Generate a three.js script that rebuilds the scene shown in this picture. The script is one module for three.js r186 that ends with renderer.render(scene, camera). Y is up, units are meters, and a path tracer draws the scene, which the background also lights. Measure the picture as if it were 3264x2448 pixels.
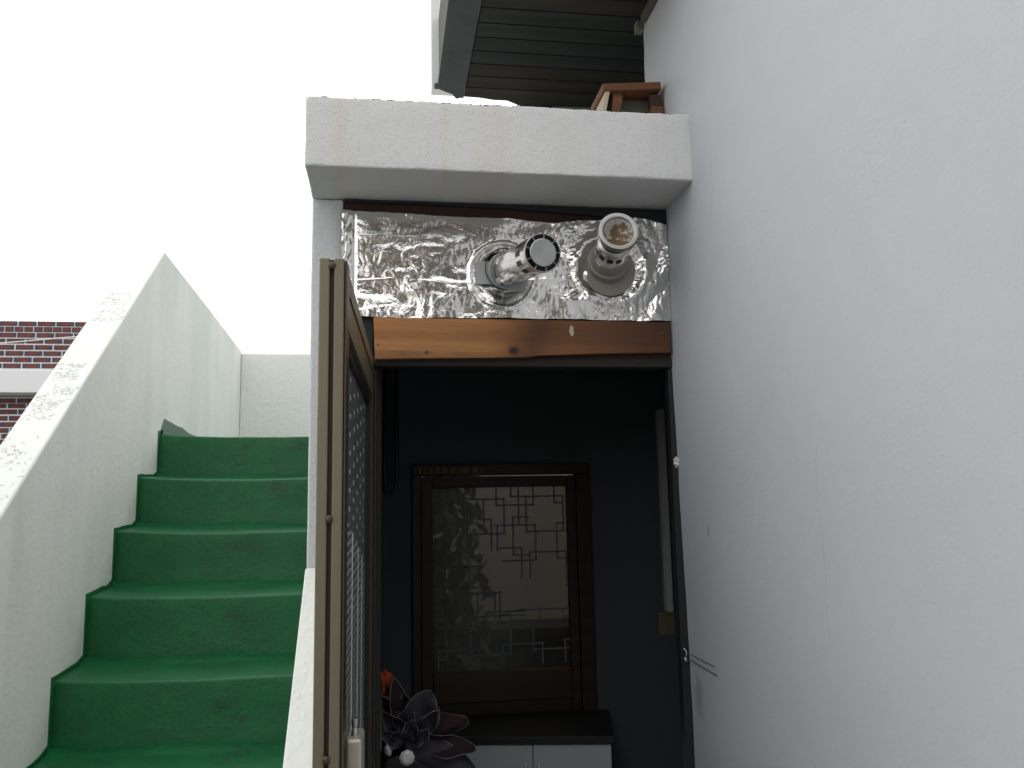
import * as THREE from 'three';
import { mergeGeometries } from 'three/addons/utils/BufferGeometryUtils.js';
import { ImprovedNoise } from 'three/addons/math/ImprovedNoise.js';
import { RoundedBoxGeometry } from 'three/addons/geometries/RoundedBoxGeometry.js';

// ---------------------------------------------------------------- camera, sky, sun, exposure
const scene = new THREE.Scene();
const camera = new THREE.PerspectiveCamera(48.3, 4 / 3, 0.05, 400);
camera.position.set(0, 1.6, 2.4);
camera.rotation.set(THREE.MathUtils.degToRad(8.6), THREE.MathUtils.degToRad(-8.5), -0.02, 'YXZ');
const renderer = new THREE.WebGLRenderer({ antialias: true });
renderer.toneMapping = THREE.LinearToneMapping;
renderer.toneMappingExposure = 1.3;
renderer.shadowMap.enabled = true;
{ // an even white overcast, a little brighter overhead
  const W = 64, H = 32, d = new Float32Array(W * H * 4);
  for (let j = 0; j < H; j++) for (let i = 0; i < W; i++) {
    const el = ((j + 0.5) / H - 0.5) * Math.PI, s = Math.max(0, Math.sin(el));
    const L = el > -0.05 ? 1.06 + 0.12 * s : 0.4, k = (j * W + i) * 4;
    d[k] = L * 0.995; d[k + 1] = L; d[k + 2] = L * 1.0; d[k + 3] = 1;
  }
  const t = new THREE.DataTexture(d, W, H, THREE.RGBAFormat, THREE.FloatType);
  t.mapping = THREE.EquirectangularReflectionMapping; t.magFilter = t.minFilter = THREE.LinearFilter; t.needsUpdate = true;
  scene.background = t; scene.environment = t;
}
const sun = new THREE.DirectionalLight(0xfff6e8, 0.55);
sun.position.set(-5, 8, -2.5); sun.target.position.set(0, 1.5, 0);
sun.castShadow = true; sun.shadow.radius = 70; sun.shadow.mapSize.set(2048, 2048);
Object.assign(sun.shadow.camera, { left: -8, right: 8, top: 8, bottom: -8, near: 0.5, far: 30 });
scene.add(sun, sun.target);

// ---------------------------------------------------------------- helpers
const NI = Symbol('corners'); // every triangle with corners of its own
THREE.BufferGeometry.prototype[NI] = function () { return this.index ? this.toNonIndexed() : this; };
let seed = 20117;
const rnd = () => { seed = (seed * 1664525 + 1013904223) >>> 0; return seed / 4294967296; };
const rr = (a, b) => a + (b - a) * rnd();
const N3 = new ImprovedNoise();
const noise = (x, y, z = 0) => N3.noise(x + 37.1, y + 91.7, z + 11.3);
const fbm = (x, y, z = 0, o = 4) => { let s = 0, a = 0.5, f = 1; for (let i = 0; i < o; i++) { s += a * noise(x * f, y * f, z + i * 7.7); f *= 2.03; a *= 0.5; } return s; };
const clamp = (v, a = 0, b = 1) => Math.min(b, Math.max(a, v));
const sst = (a, b, v) => { const t = clamp((v - a) / (b - a)); return t * t * (3 - 2 * t); };
const used = {};
function numbered(n) { const k = used[n] = (used[n] ?? -1) + 1; return k ? `${n}_${String(k).padStart(3, '0')}` : n; }
function tag(o, label, category, group, kind) { o.userData.label = label; if (category) o.userData.category = category; if (group) o.userData.group = group; if (kind) o.userData.kind = kind; return o; }
function thing(name, label, category, p = [0, 0, 0], turn = 0, group) {
  const o = new THREE.Group(); o.name = numbered(name); o.position.set(...p); o.rotation.y = turn; scene.add(o);
  return tag(o, label, category, group);
}
function mesh(name, geo, mat, parent = scene) {
  const g = Array.isArray(geo) ? join(geo) : geo;
  const o = new THREE.Mesh(g, mat); o.name = parent === scene ? numbered(name) : name; o.castShadow = o.receiveShadow = true; parent.add(o); return o;
}
function struct(name, geo, mat, label) { const o = mesh(name, geo, mat); o.userData.kind = 'structure'; if (label) o.userData.label = label; return o; }
function join(list) { return mergeGeometries(list.map((g) => { const k = g.index ? g[NI]() : g; for (const a of Object.keys(k.attributes)) if (!['position', 'normal', 'uv'].includes(a)) k.deleteAttribute(a); return k; })); }
// normals averaged over vertices that share a place, keeping corners sharper than `deg`
function smooth(geo, deg = 60) {
  const g = geo.index ? geo[NI]() : geo, p = g.attributes.position, n = p.count, fn = [], map = new Map(), cd = Math.cos(deg * Math.PI / 180);
  const a = new THREE.Vector3(), b = new THREE.Vector3(), c = new THREE.Vector3();
  for (let i = 0; i < n; i += 3) {
    a.fromBufferAttribute(p, i); b.fromBufferAttribute(p, i + 1).sub(a); c.fromBufferAttribute(p, i + 2).sub(a);
    const f = b.clone().cross(c); fn.push(f, f, f);
    for (let k = 0; k < 3; k++) { const key = `${Math.round(p.getX(i + k) * 2e4)},${Math.round(p.getY(i + k) * 2e4)},${Math.round(p.getZ(i + k) * 2e4)}`; (map.get(key) ?? map.set(key, []).get(key)).push(i + k); }
  }
  const out = new Float32Array(n * 3), u = fn.map((f) => f.clone().normalize());
  for (const ids of map.values()) for (const i of ids) {
    const s = new THREE.Vector3(); for (const j of ids) if (u[i].dot(u[j]) > cd) s.add(fn[j]); s.normalize(); out.set([s.x, s.y, s.z], i * 3);
  }
  g.setAttribute('normal', new THREE.BufferAttribute(out, 3)); return g;
}
// uv in metres, from the axis that a face looks along
function boxUV(geo) {
  const g = geo.index ? geo[NI]() : geo, p = g.attributes.position, uv = new Float32Array(p.count * 2);
  const a = new THREE.Vector3(), b = new THREE.Vector3(), c = new THREE.Vector3();
  for (let i = 0; i < p.count; i += 3) {
    a.fromBufferAttribute(p, i); b.fromBufferAttribute(p, i + 1).sub(a); c.fromBufferAttribute(p, i + 2).sub(a);
    const f = b.cross(c), x = Math.abs(f.x), y = Math.abs(f.y), z = Math.abs(f.z);
    for (let k = i; k < i + 3; k++) { const X = p.getX(k), Y = p.getY(k), Z = p.getZ(k); uv.set(x >= y && x >= z ? [Z, Y] : y >= z ? [X, Z] : [X, Y], k * 2); }
  }
  g.setAttribute('uv', new THREE.BufferAttribute(uv, 2)); return g;
}
const box = (x0, x1, y0, y1, z0, z1) => boxUV(new THREE.BoxGeometry(x1 - x0, y1 - y0, z1 - z0).translate((x0 + x1) / 2, (y0 + y1) / 2, (z0 + z1) / 2));
const rbox = (x0, x1, y0, y1, z0, z1, r = 0.003, s = 2) => { const w = x1 - x0, h = y1 - y0, d = z1 - z0; return boxUV(new RoundedBoxGeometry(w, h, d, s, Math.min(r, w * 0.49, h * 0.49, d * 0.49))[NI]().translate((x0 + x1) / 2, (y0 + y1) / 2, (z0 + z1) / 2)); };
// a hand-plastered block: dense faces, rounded arrises, slightly uneven
function plaster(x0, x1, y0, y1, z0, z1, { seg = 0.03, r = 0.006, amp = 0.0015, f = 9, edge = 0, warp } = {}) {
  const lo = [x0, y0, z0], hi = [x1, y1, z1], line = (k) => { const L = hi[k] - lo[k], n = Math.max(1, Math.round((L - 2 * r) / seg)), out = [lo[k], lo[k] + r * 0.3, lo[k] + r]; for (let i = 1; i < n; i++) out.push(lo[k] + r + (L - 2 * r) * i / n); out.push(hi[k] - r, hi[k] - r * 0.3, hi[k]); return out; };
  const ls = [line(0), line(1), line(2)], pos = [];
  const P = (q) => {
    const inn = q.map((v, k) => clamp(v, lo[k] + r, hi[k] - r)), d = q.map((v, k) => v - inn[k]), L = Math.hypot(...d) || 1, dir = d.map((v) => v / L);
    const corner = dir.filter((v) => Math.abs(v) > 0.15).length > 1 ? 1 : 0;
    const h = r + amp * 2 * fbm(inn[0] * f, inn[1] * f, inn[2] * f, 3) - corner * edge * Math.max(0, noise(inn[0] * 45, inn[1] * 45, inn[2] * 45) + 0.15);
    let o = inn.map((v, k) => v + dir[k] * h); return warp ? warp(o) : o;
  };
  for (let k = 0; k < 3; k++) for (const s of [0, 1]) {
    const a = (k + 1) % 3, b = (k + 2) % 3, A = ls[a], B = ls[b], grid = A.map((u) => B.map((v) => { const q = []; q[k] = s ? hi[k] : lo[k]; q[a] = u; q[b] = v; return P(q); }));
    for (let i = 0; i < A.length - 1; i++) for (let j = 0; j < B.length - 1; j++) {
      const [p, q, t, w] = [grid[i][j], grid[i + 1][j], grid[i + 1][j + 1], grid[i][j + 1]];
      pos.push(...(s ? [p, q, t, p, t, w] : [p, t, q, p, w, t]).flat());
    }
  }
  const g = new THREE.BufferGeometry(); g.setAttribute('position', new THREE.BufferAttribute(new Float32Array(pos), 3));
  return boxUV(smooth(g, 70));
}
// a profile in the (z, y) plane run from x0 to x1
function runX(pts, x0, x1, bevel = 0) {
  const s = new THREE.Shape(pts.map(([z, y]) => new THREE.Vector2(-z, y)));
  const g = new THREE.ExtrudeGeometry(s, { depth: x1 - x0 - 2 * bevel, bevelEnabled: bevel > 0, bevelThickness: bevel, bevelSize: bevel, bevelOffset: -bevel, bevelSegments: 2, steps: 1 });
  g.translate(0, 0, x0 + bevel); g.rotateY(Math.PI / 2); return boxUV(g);
}
function tube(pts, r, n = 40, m = 8) { const g = new THREE.TubeGeometry(new THREE.CatmullRomCurve3(pts.map((p) => new THREE.Vector3(...p))), n, r, m); return g[NI](); }
const lathe = (pts, n = 48) => smooth(new THREE.LatheGeometry(pts.map(([r, y]) => new THREE.Vector2(r, y)), n), 35);

// ---------------------------------------------------------------- textures
function tex(w, h, fn, { srgb = false, size = 1, sizeY = size } = {}) {
  const d = new Uint8Array(w * h * 4);
  for (let j = 0; j < h; j++) for (let i = 0; i < w; i++) { const c = fn(i / w, j / h), k = (j * w + i) * 4; if (typeof c === 'number') d[k] = d[k + 1] = d[k + 2] = clamp(c) * 255; else { d[k] = c[0]; d[k + 1] = c[1]; d[k + 2] = c[2]; } d[k + 3] = typeof c !== 'number' && c.length > 3 ? c[3] : 255; }
  const t = new THREE.DataTexture(d, w, h); t.wrapS = t.wrapT = THREE.RepeatWrapping; t.magFilter = THREE.LinearFilter; t.minFilter = THREE.LinearMipmapLinearFilter; t.generateMipmaps = true;
  if (srgb) t.colorSpace = THREE.SRGBColorSpace; t.repeat.set(1 / size, 1 / sizeY); t.needsUpdate = true; return t;
}
// noise that closes on itself over [0,1) x [0,1)
function tn(u, v, f, s) { const x = u * f, y = v * f, i = u, j = v; const A = noise(x, y, s), B = noise(x - f, y, s), C = noise(x, y - f, s), D = noise(x - f, y - f, s); return (A * (1 - i) + B * i) * (1 - j) + (C * (1 - i) + D * i) * j; }
const tf = (u, v, f, s, o = 3) => { let r = 0, a = 0.5; for (let k = 0; k < o; k++) { r += a * tn(u, v, f * 2 ** k, s + 3 * k); a *= 0.5; } return r; };
// scattered plaster grains over a tile
function grains(n, px, count, r0, r1) {
  const h = new Float32Array(n * n);
  for (let c = 0; c < count; c++) {
    const cx = rnd() * n, cy = rnd() * n, R = rr(r0, r1) * px, e = rr(0.4, 1);
    for (let y = Math.floor(-R); y <= R; y++) for (let x = Math.floor(-R); x <= R; x++) { const q = 1 - (x * x + y * y) / (R * R); if (q > 0) { const k = ((Math.floor(cy + y) + n) % n) * n + (Math.floor(cx + x) + n) % n; h[k] = Math.max(h[k], q * e); } }
  }
  return h;
}
const GS = 1024, gA = grains(GS, 1, 5200, 2, 5.5);
const bumpStucco = tex(GS, GS, (u, v) => 0.3 + 0.55 * gA[Math.floor(v * GS) * GS + Math.floor(u * GS)] + 0.35 * tf(u, v, 24, 1, 4), { size: 0.62 });
const gB = grains(GS, 1, 900, 3, 7);
const bumpRoller = tex(GS, GS, (u, v) => 0.45 + 0.2 * gB[Math.floor(v * GS) * GS + Math.floor(u * GS)] + 0.55 * tf(u, v, 60, 4, 3) + 0.2 * tf(u, v, 9, 8, 2), { size: 0.55 });
const gC = grains(GS, 1, 1800, 4, 14);
const bumpRough = tex(GS, GS, (u, v) => 0.4 + 0.3 * gC[Math.floor(v * GS) * GS + Math.floor(u * GS)] + 0.8 * tf(u, v, 22, 5, 5), { size: 0.8 });
const bumpFine = tex(512, 512, (u, v) => 0.5 + 0.7 * tf(u, v, 70, 2, 3), { size: 0.35 });
const bumpFoil = tex(GS, GS, (u, v) => 0.9 * Math.abs(tn(u, v, 26, 3)) + 0.5 * Math.abs(tn(u, v, 60, 13)) + 0.25 * Math.abs(tn(u, v, 130, 23)), { size: 0.42 });
const bumpPaint = tex(GS, GS, (u, v) => 0.5 + 0.45 * tf(u, v, 20, 7, 5) + 0.3 * tf(u * 1, v, 90, 3, 2), { size: 0.6 });

// canopy paint: off-white with tan rust runs, dirt flecks
const canopyCol = tex(1536, 512, (u, v) => {
  const x = -0.25 + u * 1.2, y = v * 0.4 + 2.4; let m = 0.03 * tf(u, v, 8, 3, 4);
  const run = (c, w, a) => a * Math.exp(-(((x - c + 0.006 * noise(y * 9, c * 50)) / w) ** 2)) * (0.55 + 0.9 * Math.abs(fbm(x * 60, y * 5, c * 9, 3)) + 0.25 * noise(x * 90, y * 14));
  const s = run(-0.12, 0.02, 0.55) + run(-0.105, 0.05, 0.22) + run(0.155, 0.014, 0.5) + run(0.27, 0.05, 0.36) + run(0.31, 0.02, 0.3) + run(0.48, 0.04, 0.12);
  const fleck = noise(x * 210, y * 210, 5) > 0.62 && noise(x * 22, y * 22, 9) > 0.1 ? 0.45 : 0;
  const lip = y > 2.685 + 0.012 * noise(x * 60, 1) ? 0.0 : 0;
  const b = 1 + m - fleck * 0.5 - lip;
  return [217 * b - s * 4, 217 * b - s * 13, 216 * b - s * 27];
}, { srgb: true, size: 1.2, sizeY: 0.4 });
canopyCol.offset.set(0.25 / 1.2, -2.4 / 0.4);
const wallCol = tex(1024, 1024, (u, v) => {
  const m = 0.05 * tf(u, v, 3, 3, 5) + 0.02 * tf(u, v, 40, 6, 2), t = 0.03 * tf(u, v, 2, 12, 3);
  const fl = tn(u, v, 300, 5) > 0.58 && tn(u, v, 14, 6) > 0.12 ? 0.3 : 0, b = 1 + m - fl;
  const z = u * 2.2, y = v * 2.2, hair = (Math.abs(z - 0.36 - (y - 0.2) * 0.14 - 0.02 * fbm(y * 9, 2, 5, 3)) < 0.0012 && y > 0.12 && y < 0.34) || (Math.abs(z - 0.82 - 0.05 * fbm(y * 6, 7, 5, 4)) < 0.0012 && y > 1.35 && y < 1.72) ? 0.06 : 0, sm = sst(0.2, 0.9, Math.exp(-(((z - 0.06) / 0.04) ** 2) - (((y - 1.1) / 0.075) ** 2)) + 0.9 * fbm(z * 60, y * 30, 3, 4)) * Math.exp(-(((z - 0.06) / 0.07) ** 2) - (((y - 1.1) / 0.1) ** 2)) * 0.14;
  const tick = Math.abs(z - 0.21 - (y - 1.54) * 0.1) < 0.0022 && Math.abs(y - 1.542) < 0.012 ? 0.55 : 0, c = b * (1 - sm) * (1 - tick) * (1 - hair);
  return [189 * c * (1 + t), 192 * c, 197 * c * (1 - t) * (1 - sm * 0.2)];
}, { srgb: true, size: 2.2 });
// parapet: chalky green-white with rain wash, dark lichen specks on the coping
const spots = []; for (const [cx, cz, n, s] of [[-1.02, -0.98, 60, 0.05], [-1.0, -0.86, 50, 0.05], [-1.02, -0.52, 70, 0.045], [-1.0, -0.4, 60, 0.05], [-1.02, -0.34, 60, 0.05], [-1.03, -0.16, 30, 0.06], [-1.0, -0.05, 30, 0.08]]) for (let i = 0; i < n; i++) { let x = cx + rr(-1, 1) * s * 0.9, z = cz + rr(-1, 1) * s; for (let k = 0; k < 4; k++) { spots.push([x, z, rr(0.0004, 0.0012), rr(0.06, 0.3)]); x += rr(-0.006, 0.006); z += rr(-0.006, 0.006); } }
const PN = 2048, speck = new Float32Array(PN * PN);
for (const [x, z, R, a] of spots) { const cx = ((x / 4 + 8) % 1) * PN, cy = ((z / 4 + 8) % 1) * PN, q = Math.max(1, R / 4 * PN); for (let j = Math.floor(-q); j <= q; j++) for (let i = Math.floor(-q); i <= q; i++) if (i * i + j * j <= q * q) { const k = (Math.floor(cy + j) & (PN - 1)) * PN + (Math.floor(cx + i) & (PN - 1)); speck[k] = Math.max(speck[k], a); } }
for (let i = 0; i < 260; i++) { const k = Math.floor(rnd() * PN) * PN + Math.floor(rnd() * PN); speck[k] = speck[k + 1] = speck[(k + PN) % (PN * PN)] = rr(0.2, 0.6); }
const parapetCol = tex(PN, PN, (u, v) => {
  const z = u * 4, y = v * 4, wash = 0.5 + fbm(z * 7, y * 0.7, 3, 4), m = 0.05 * fbm(z * 2.2, y * 2.2, 1, 4) + 0.02 * fbm(z * 40, y * 40, 2, 2);
  const g = sst(0.35, 0.95, wash + 0.5 * fbm(z * 2, y * 2, 9, 2)), sp = speck[Math.floor(v * PN) * PN + Math.floor(u * PN)], b = (1 + m) * (1 - sp * 0.75);
  return [(231 - 11 * g) * b, (232 - 6 * g) * b, (227 - 8 * g) * b];
}, { srgb: true, size: 4 });
// green floor paint, worn through to brown where heels strike
const wear = [[-0.37, 1.91, 0.06, 0.04], [-0.6, 1.9, 0.03, 0.02], [-0.42, 1.72, 0.07, 0.06], [-0.52, 1.5, 0.1, 0.03], [-0.46, 1.49, 0.04, 0.03], [-0.49, 1.28, 0.05, 0.035], [-0.47, 1.06, 0.06, 0.05], [-0.55, 0.98, 0.05, 0.04], [-0.42, 1.02, 0.04, 0.03]];
const greenCol = tex(1024, 1024, (u, v) => {
  const x = u - 1, y = 1 + v; let w = 0;
  for (const [cx, cy, a, b] of wear) w = Math.max(w, 1 - Math.hypot((x - cx) / a, (y - cy) / b));
  const k = sst(0.05, 0.75, w + 0.9 * fbm(x * 38, y * 38, 3, 4)) * (w > -0.3 ? 0.32 : 0), m = 1 + 0.18 * fbm(x * 7, y * 7, 2, 5) + 0.12 * fbm(x * 80, y * 80, 4, 2), ch = fbm(x * 60, y * 60, 8, 2) > 0.33 ? 18 : 0;
  return [(7 * m + ch * 0.4) * (1 - k) + 62 * k, (94 * m + ch * 0.5) * (1 - k) + 54 * k, (50 * m + ch * 0.4) * (1 - k) + 46 * k];
}, { srgb: true, size: 1 });
function wood(c0, c1, f, stretch, s, extra) {
  return tex(1024, 512, (u, v) => {
    const w = v * f + 0.8 * fbm(u * 1.5, v * 6, s, 3), ring = 0.5 + 0.5 * Math.sin(w * 6.28), fibre = 0.5 + fbm(u * stretch, v * 220, s + 4, 3), k = clamp(0.45 * ring + 0.55 * fibre), pore = noise(u * stretch * 2, v * 300, s) > 0.45 ? 0.82 : 1;
    const c = c0.map((a, i) => (a + (c1[i] - a) * k) * pore); return extra ? extra(u, v, c) : c;
  }, { srgb: true, size: 1, sizeY: 0.3 });
}
const boardCol = wood([140, 91, 49], [182, 127, 74], 3, 9, 2, (u, v, c) => { // dark water mark right of the middle, pale chips, knot
  const x = u - 0.04, y = v * 0.3, e = x + 0.05 * fbm(x * 5, y * 9, 3, 3) + (0.06 - y) * 0.25;
  const d = sst(0.26, 0.44, e) * 0.27 + 0.14 * Math.exp(-(((e - 0.41) / 0.05) ** 2)) + 0.22 * sst(0.5, 0.85, e), kn = Math.exp(-(((x - 0.362) / 0.012) ** 2) - (((y - 0.03) / 0.011) ** 2)) * (0.9 + noise(x * 300, y * 300));
  const gr = y < 0.03 - 0.02 * x ? 0.2 * (0.5 + noise(x * 14, 3)) * sst(0.38, 0.3, x) : 0;
  const k = clamp(1 - d - 0.8 * Math.max(0, kn) - gr, 0.08, 1); return [c[0] * k, c[1] * k * (1 - 0.22 * d), c[2] * k * (1 - 0.3 * d)];
});
boardCol.offset.set(0.04, -2.03 / 0.3);
const darkWoodCol = wood([44, 24, 17], [70, 40, 27], 4, 8, 7), stoolCol = wood([88, 56, 36], [128, 82, 52], 5, 9, 11), doorWoodCol = wood([38, 28, 18], [54, 40, 25], 4, 8, 15);
const plankCols = [[36, 34, 27], [30, 36, 29], [27, 35, 32], [34, 31, 24]].map((c, i) => wood(c.map((v) => v * 0.8), c.map((v) => v * 1.2), 4, 6, 20 + i, (u, v, k) => { const m = 1 + 0.5 * fbm(u * 3, v * 3, 30 + i, 3); return k.map((q) => q * m); }));
const oxideCol = tex(512, 512, (u, v) => { const m = 1 + 0.5 * tf(u, v, 7, 3, 5), s = tf(u, v, 40, 9, 2) > 0.28 ? 0.6 : 1; return [62 * m * s, 70 * m * s, 70 * m * s]; }, { srgb: true, size: 0.5 });

// ---------------------------------------------------------------- materials
const std = (o) => new THREE.MeshStandardMaterial(o), phy = (o) => new THREE.MeshPhysicalMaterial(o), lin = (r, g, b) => new THREE.Color().setRGB(r, g, b);
const M = {
  canopy: std({ map: canopyCol, bumpMap: bumpStucco, bumpScale: 0.0024, roughness: 0.9 }),
  pier: std({ color: 0xd0d1d3, bumpMap: bumpStucco, bumpScale: 0.0022, roughness: 0.9 }),
  wall: std({ map: wallCol, bumpMap: bumpRoller, bumpScale: 0.0007, roughness: 0.82 }),
  parapet: std({ map: parapetCol, bumpMap: bumpRough, bumpScale: 0.0013, roughness: 0.92 }),
  curb: std({ color: 0xe6e8e4, bumpMap: bumpRough, bumpScale: 0.003, roughness: 0.9 }),
  green: std({ map: greenCol, bumpMap: bumpPaint, bumpScale: 0.0035, roughness: 0.52 }),
  greenFaded: std({ color: lin(0.125, 0.19, 0.155), bumpMap: bumpFine, bumpScale: 0.002, roughness: 0.85 }),
  board: std({ map: boardCol, roughness: 0.62, bumpMap: bumpFine, bumpScale: 0.0006 }),
  darkWood: std({ map: darkWoodCol, roughness: 0.7 }),
  nearBlack: std({ color: lin(0.018, 0.02, 0.024), roughness: 0.85 }),  // fills the shaded gap and recess; also colours the hanging scrap
  black: std({ color: lin(0.012, 0.012, 0.013), roughness: 0.5 }),
  blackGloss: std({ color: lin(0.02, 0.021, 0.024), roughness: 0.3 }),
  bronze: std({ color: lin(0.185, 0.16, 0.105), metalness: 0.4, roughness: 0.42, bumpMap: bumpFine, bumpScale: 0.0003 }),
  bronzeDark: std({ color: lin(0.085, 0.06, 0.045), metalness: 0.5, roughness: 0.35 }),
  chrome: std({ color: lin(0.5, 0.495, 0.485), metalness: 1, roughness: 0.1, bumpMap: bumpFine, bumpScale: 0.0003 }),
  steel: phy({ color: lin(0.46, 0.455, 0.45), metalness: 1, roughness: 0.3, anisotropy: 0.75 }),
  foil: std({ color: lin(0.84, 0.82, 0.79), metalness: 1, roughness: 0.14, bumpMap: bumpFoil, bumpScale: 0.0006 }),
  plate: std({ color: lin(0.3, 0.285, 0.25), roughness: 0.6 }),
  plastic: std({ color: lin(0.42, 0.43, 0.44), roughness: 0.5 }),
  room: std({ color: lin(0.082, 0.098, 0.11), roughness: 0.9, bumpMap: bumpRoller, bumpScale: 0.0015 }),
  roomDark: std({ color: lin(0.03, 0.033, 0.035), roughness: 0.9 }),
  doorWood: std({ map: doorWoodCol, roughness: 0.5 }),
  ivory: std({ color: lin(0.72, 0.72, 0.66), roughness: 0.4 }),
  switchy: std({ color: lin(0.2, 0.17, 0.11), roughness: 0.5 }),
  cabinet: std({ color: lin(0.5, 0.52, 0.56), roughness: 0.45 }),
  white: std({ color: lin(0.78, 0.78, 0.78), roughness: 0.6 }),
  mortar: std({ color: lin(0.74, 0.74, 0.76), roughness: 0.95, bumpMap: bumpRough, bumpScale: 0.004 }),
  stool: std({ map: stoolCol, roughness: 0.75 }),
  concrete: std({ color: lin(0.13, 0.13, 0.125), roughness: 0.95, bumpMap: bumpRough, bumpScale: 0.004 }),
};

// ---------------------------------------------------------------- setting: ground
struct('ground', boxUV(new THREE.PlaneGeometry(300, 300, 1, 1).rotateX(-Math.PI / 2)[NI]()), M.concrete);

// ---------------------------------------------------------------- right-hand house wall, entrance pier, canopy
const WX = 0.842;
{
  const lean = (o) => { let [x, y, z] = o; if (y < 2.06 && x < 1.6) z = Math.max(z, -0.036); return [x + (x < 1 ? 0.012 * sst(2.0, 0.9, y) * sst(0.25, -0.1, z) - 0.004 * sst(1.9, 2.2, y) * sst(2.5, 2.3, y) + 0.0022 * noise(y * 14, z * 8, 2) * sst(0.12, -0.1, z) : 0), y, z]; };
  tag(mesh('house_wall', plaster(WX, 2.2, -0.05, 3.2, -0.143, 4.6, { seg: 0.045, r: 0.008, amp: 0.0016, f: 3, edge: 0.004, warp: lean }), M.wall), 'tall smooth pale grey plastered house wall filling the right side', 'wall');
  // pencil-thin cracks, a scuff and a smudge patch on the wall belong to the wall's own wear: fine grooves as slivers
  tag(mesh('entrance_pier', plaster(-0.208, -0.121, -0.05, 2.503, -0.3, 0, { seg: 0.03, r: 0.006, amp: 0.0012, f: 8, edge: 0.003 }), M.pier), 'narrow white rendered pier between the green stairs and the open door', 'pillar');
  tag(mesh('entry_side_wall', box(-0.207, -0.025, -0.05, 2.5, -1.42, -0.302), M.pier), 'rendered side wall of the entry running back behind the narrow pier', 'wall');
  tag(mesh('canopy_slab', plaster(-0.209, WX + 0.012, 2.505, 2.7, -1.45, 0.232, { seg: 0.022, r: 0.006, amp: 0.002, f: 10, edge: 0.004 }), M.canopy), 'thick off-white stucco canopy slab over the entrance with tan rust runs', 'canopy');
  // dark mossy crumbs along the canopy's top arris
  const crumbs = []; for (let i = 0; i < 190; i++) { const x = -0.2 + rnd() ** 0.8 * 1.0, r = rr(0.001, 0.0024); crumbs.push(new THREE.IcosahedronGeometry(r, 0).scale(2.4, 0.6, 1).translate(x, 2.6985, 0.2285 + rr(-0.004, 0.0015))[NI]()); }
  tag(mesh('moss', crumbs, std({ color: lin(0.03, 0.045, 0.03), roughness: 1 })), 'dark moss crumbs along the top edge of the canopy slab', 'moss', null, 'stuff');
}

// ---------------------------------------------------------------- stairs, parapets, curb
const XL = -0.95, NOSE = [[1.952, -1.4], [1.757, -1.12], [1.555, -0.86], [1.351, -0.6], [1.136, -0.34], [0.925, -0.08], [0.71, 0.18], [0.5, 0.44], [0.29, 0.7], [0.1, 0.96]];
{
  const st = thing('staircase', 'steep green painted concrete staircase climbing between white walls on the left', 'stairs');
  NOSE.forEach(([y, z], i) => {
    const zb = i ? NOSE[i - 1][1] - 0.03 : -3.42, yb = i < NOSE.length - 1 ? NOSE[i + 1][0] - 0.03 : -0.05;
    const sag = (o) => { const t = clamp((o[0] - XL) / 0.74), back = clamp((z - o[2]) / 0.26, 0, 1), top = sst(yb + 0.05, y, o[1]);
      const yy = o[1] + top * (i ? 0.016 * back + 0.03 * Math.exp(-1.2 * ((o[2] - (zb + 0.03)) / 0.022) ** 2) * (1 - 0.35 * Math.sin(t * 9)) * 0.55 : 0) + top * (-0.004 * Math.sin(t * Math.PI) + 0.003 * noise(t * 3, i * 2.1) + 0.010 * (1 - t) ** 3);
      const zz = o[2] + (o[2] > z - 0.04 ? -0.012 * (1 - t) ** 2 + 0.004 * noise(t * 5, i * 3.3) + 0.006 * sst(y - 0.1, yb + 0.03, o[1]) : 0); return [o[0], yy, zz]; };
    mesh('step', plaster(XL - 0.01, -0.2, yb, y, zb, z, { seg: 0.024, r: 0.009, amp: 0.0013, f: 11, warp: sag }), M.green, st);
  });
  const pts = []; // green paint carried a little way up the parapet beside each step
  for (let i = 0; i < NOSE.length; i++) { const [y, z] = NOSE[i]; const zb = i ? NOSE[i - 1][1] : -1.46; for (let k = 0; k < 6; k++) { const t = k / 5; pts.push([z + 0.012 + (zb - z) * t + 0.006 * noise(i * 3, k), y + 0.022 + 0.014 * t + (k === 5 && i ? 0.012 : 0) + 0.004 * noise(i * 5, k, 3)]); } if (!i) continue; }
  const ordered = []; for (let i = NOSE.length - 1; i >= 0; i--) ordered.push(...pts.slice(i * 6, i * 6 + 6));
  ordered.push([-1.46, 1.8], ...NOSE.map(([y, z]) => [z - 0.12, y - 0.26]));
  mesh('painted_edge', runX(ordered, XL - 0.002, XL + 0.004), M.green, st);
}
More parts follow.
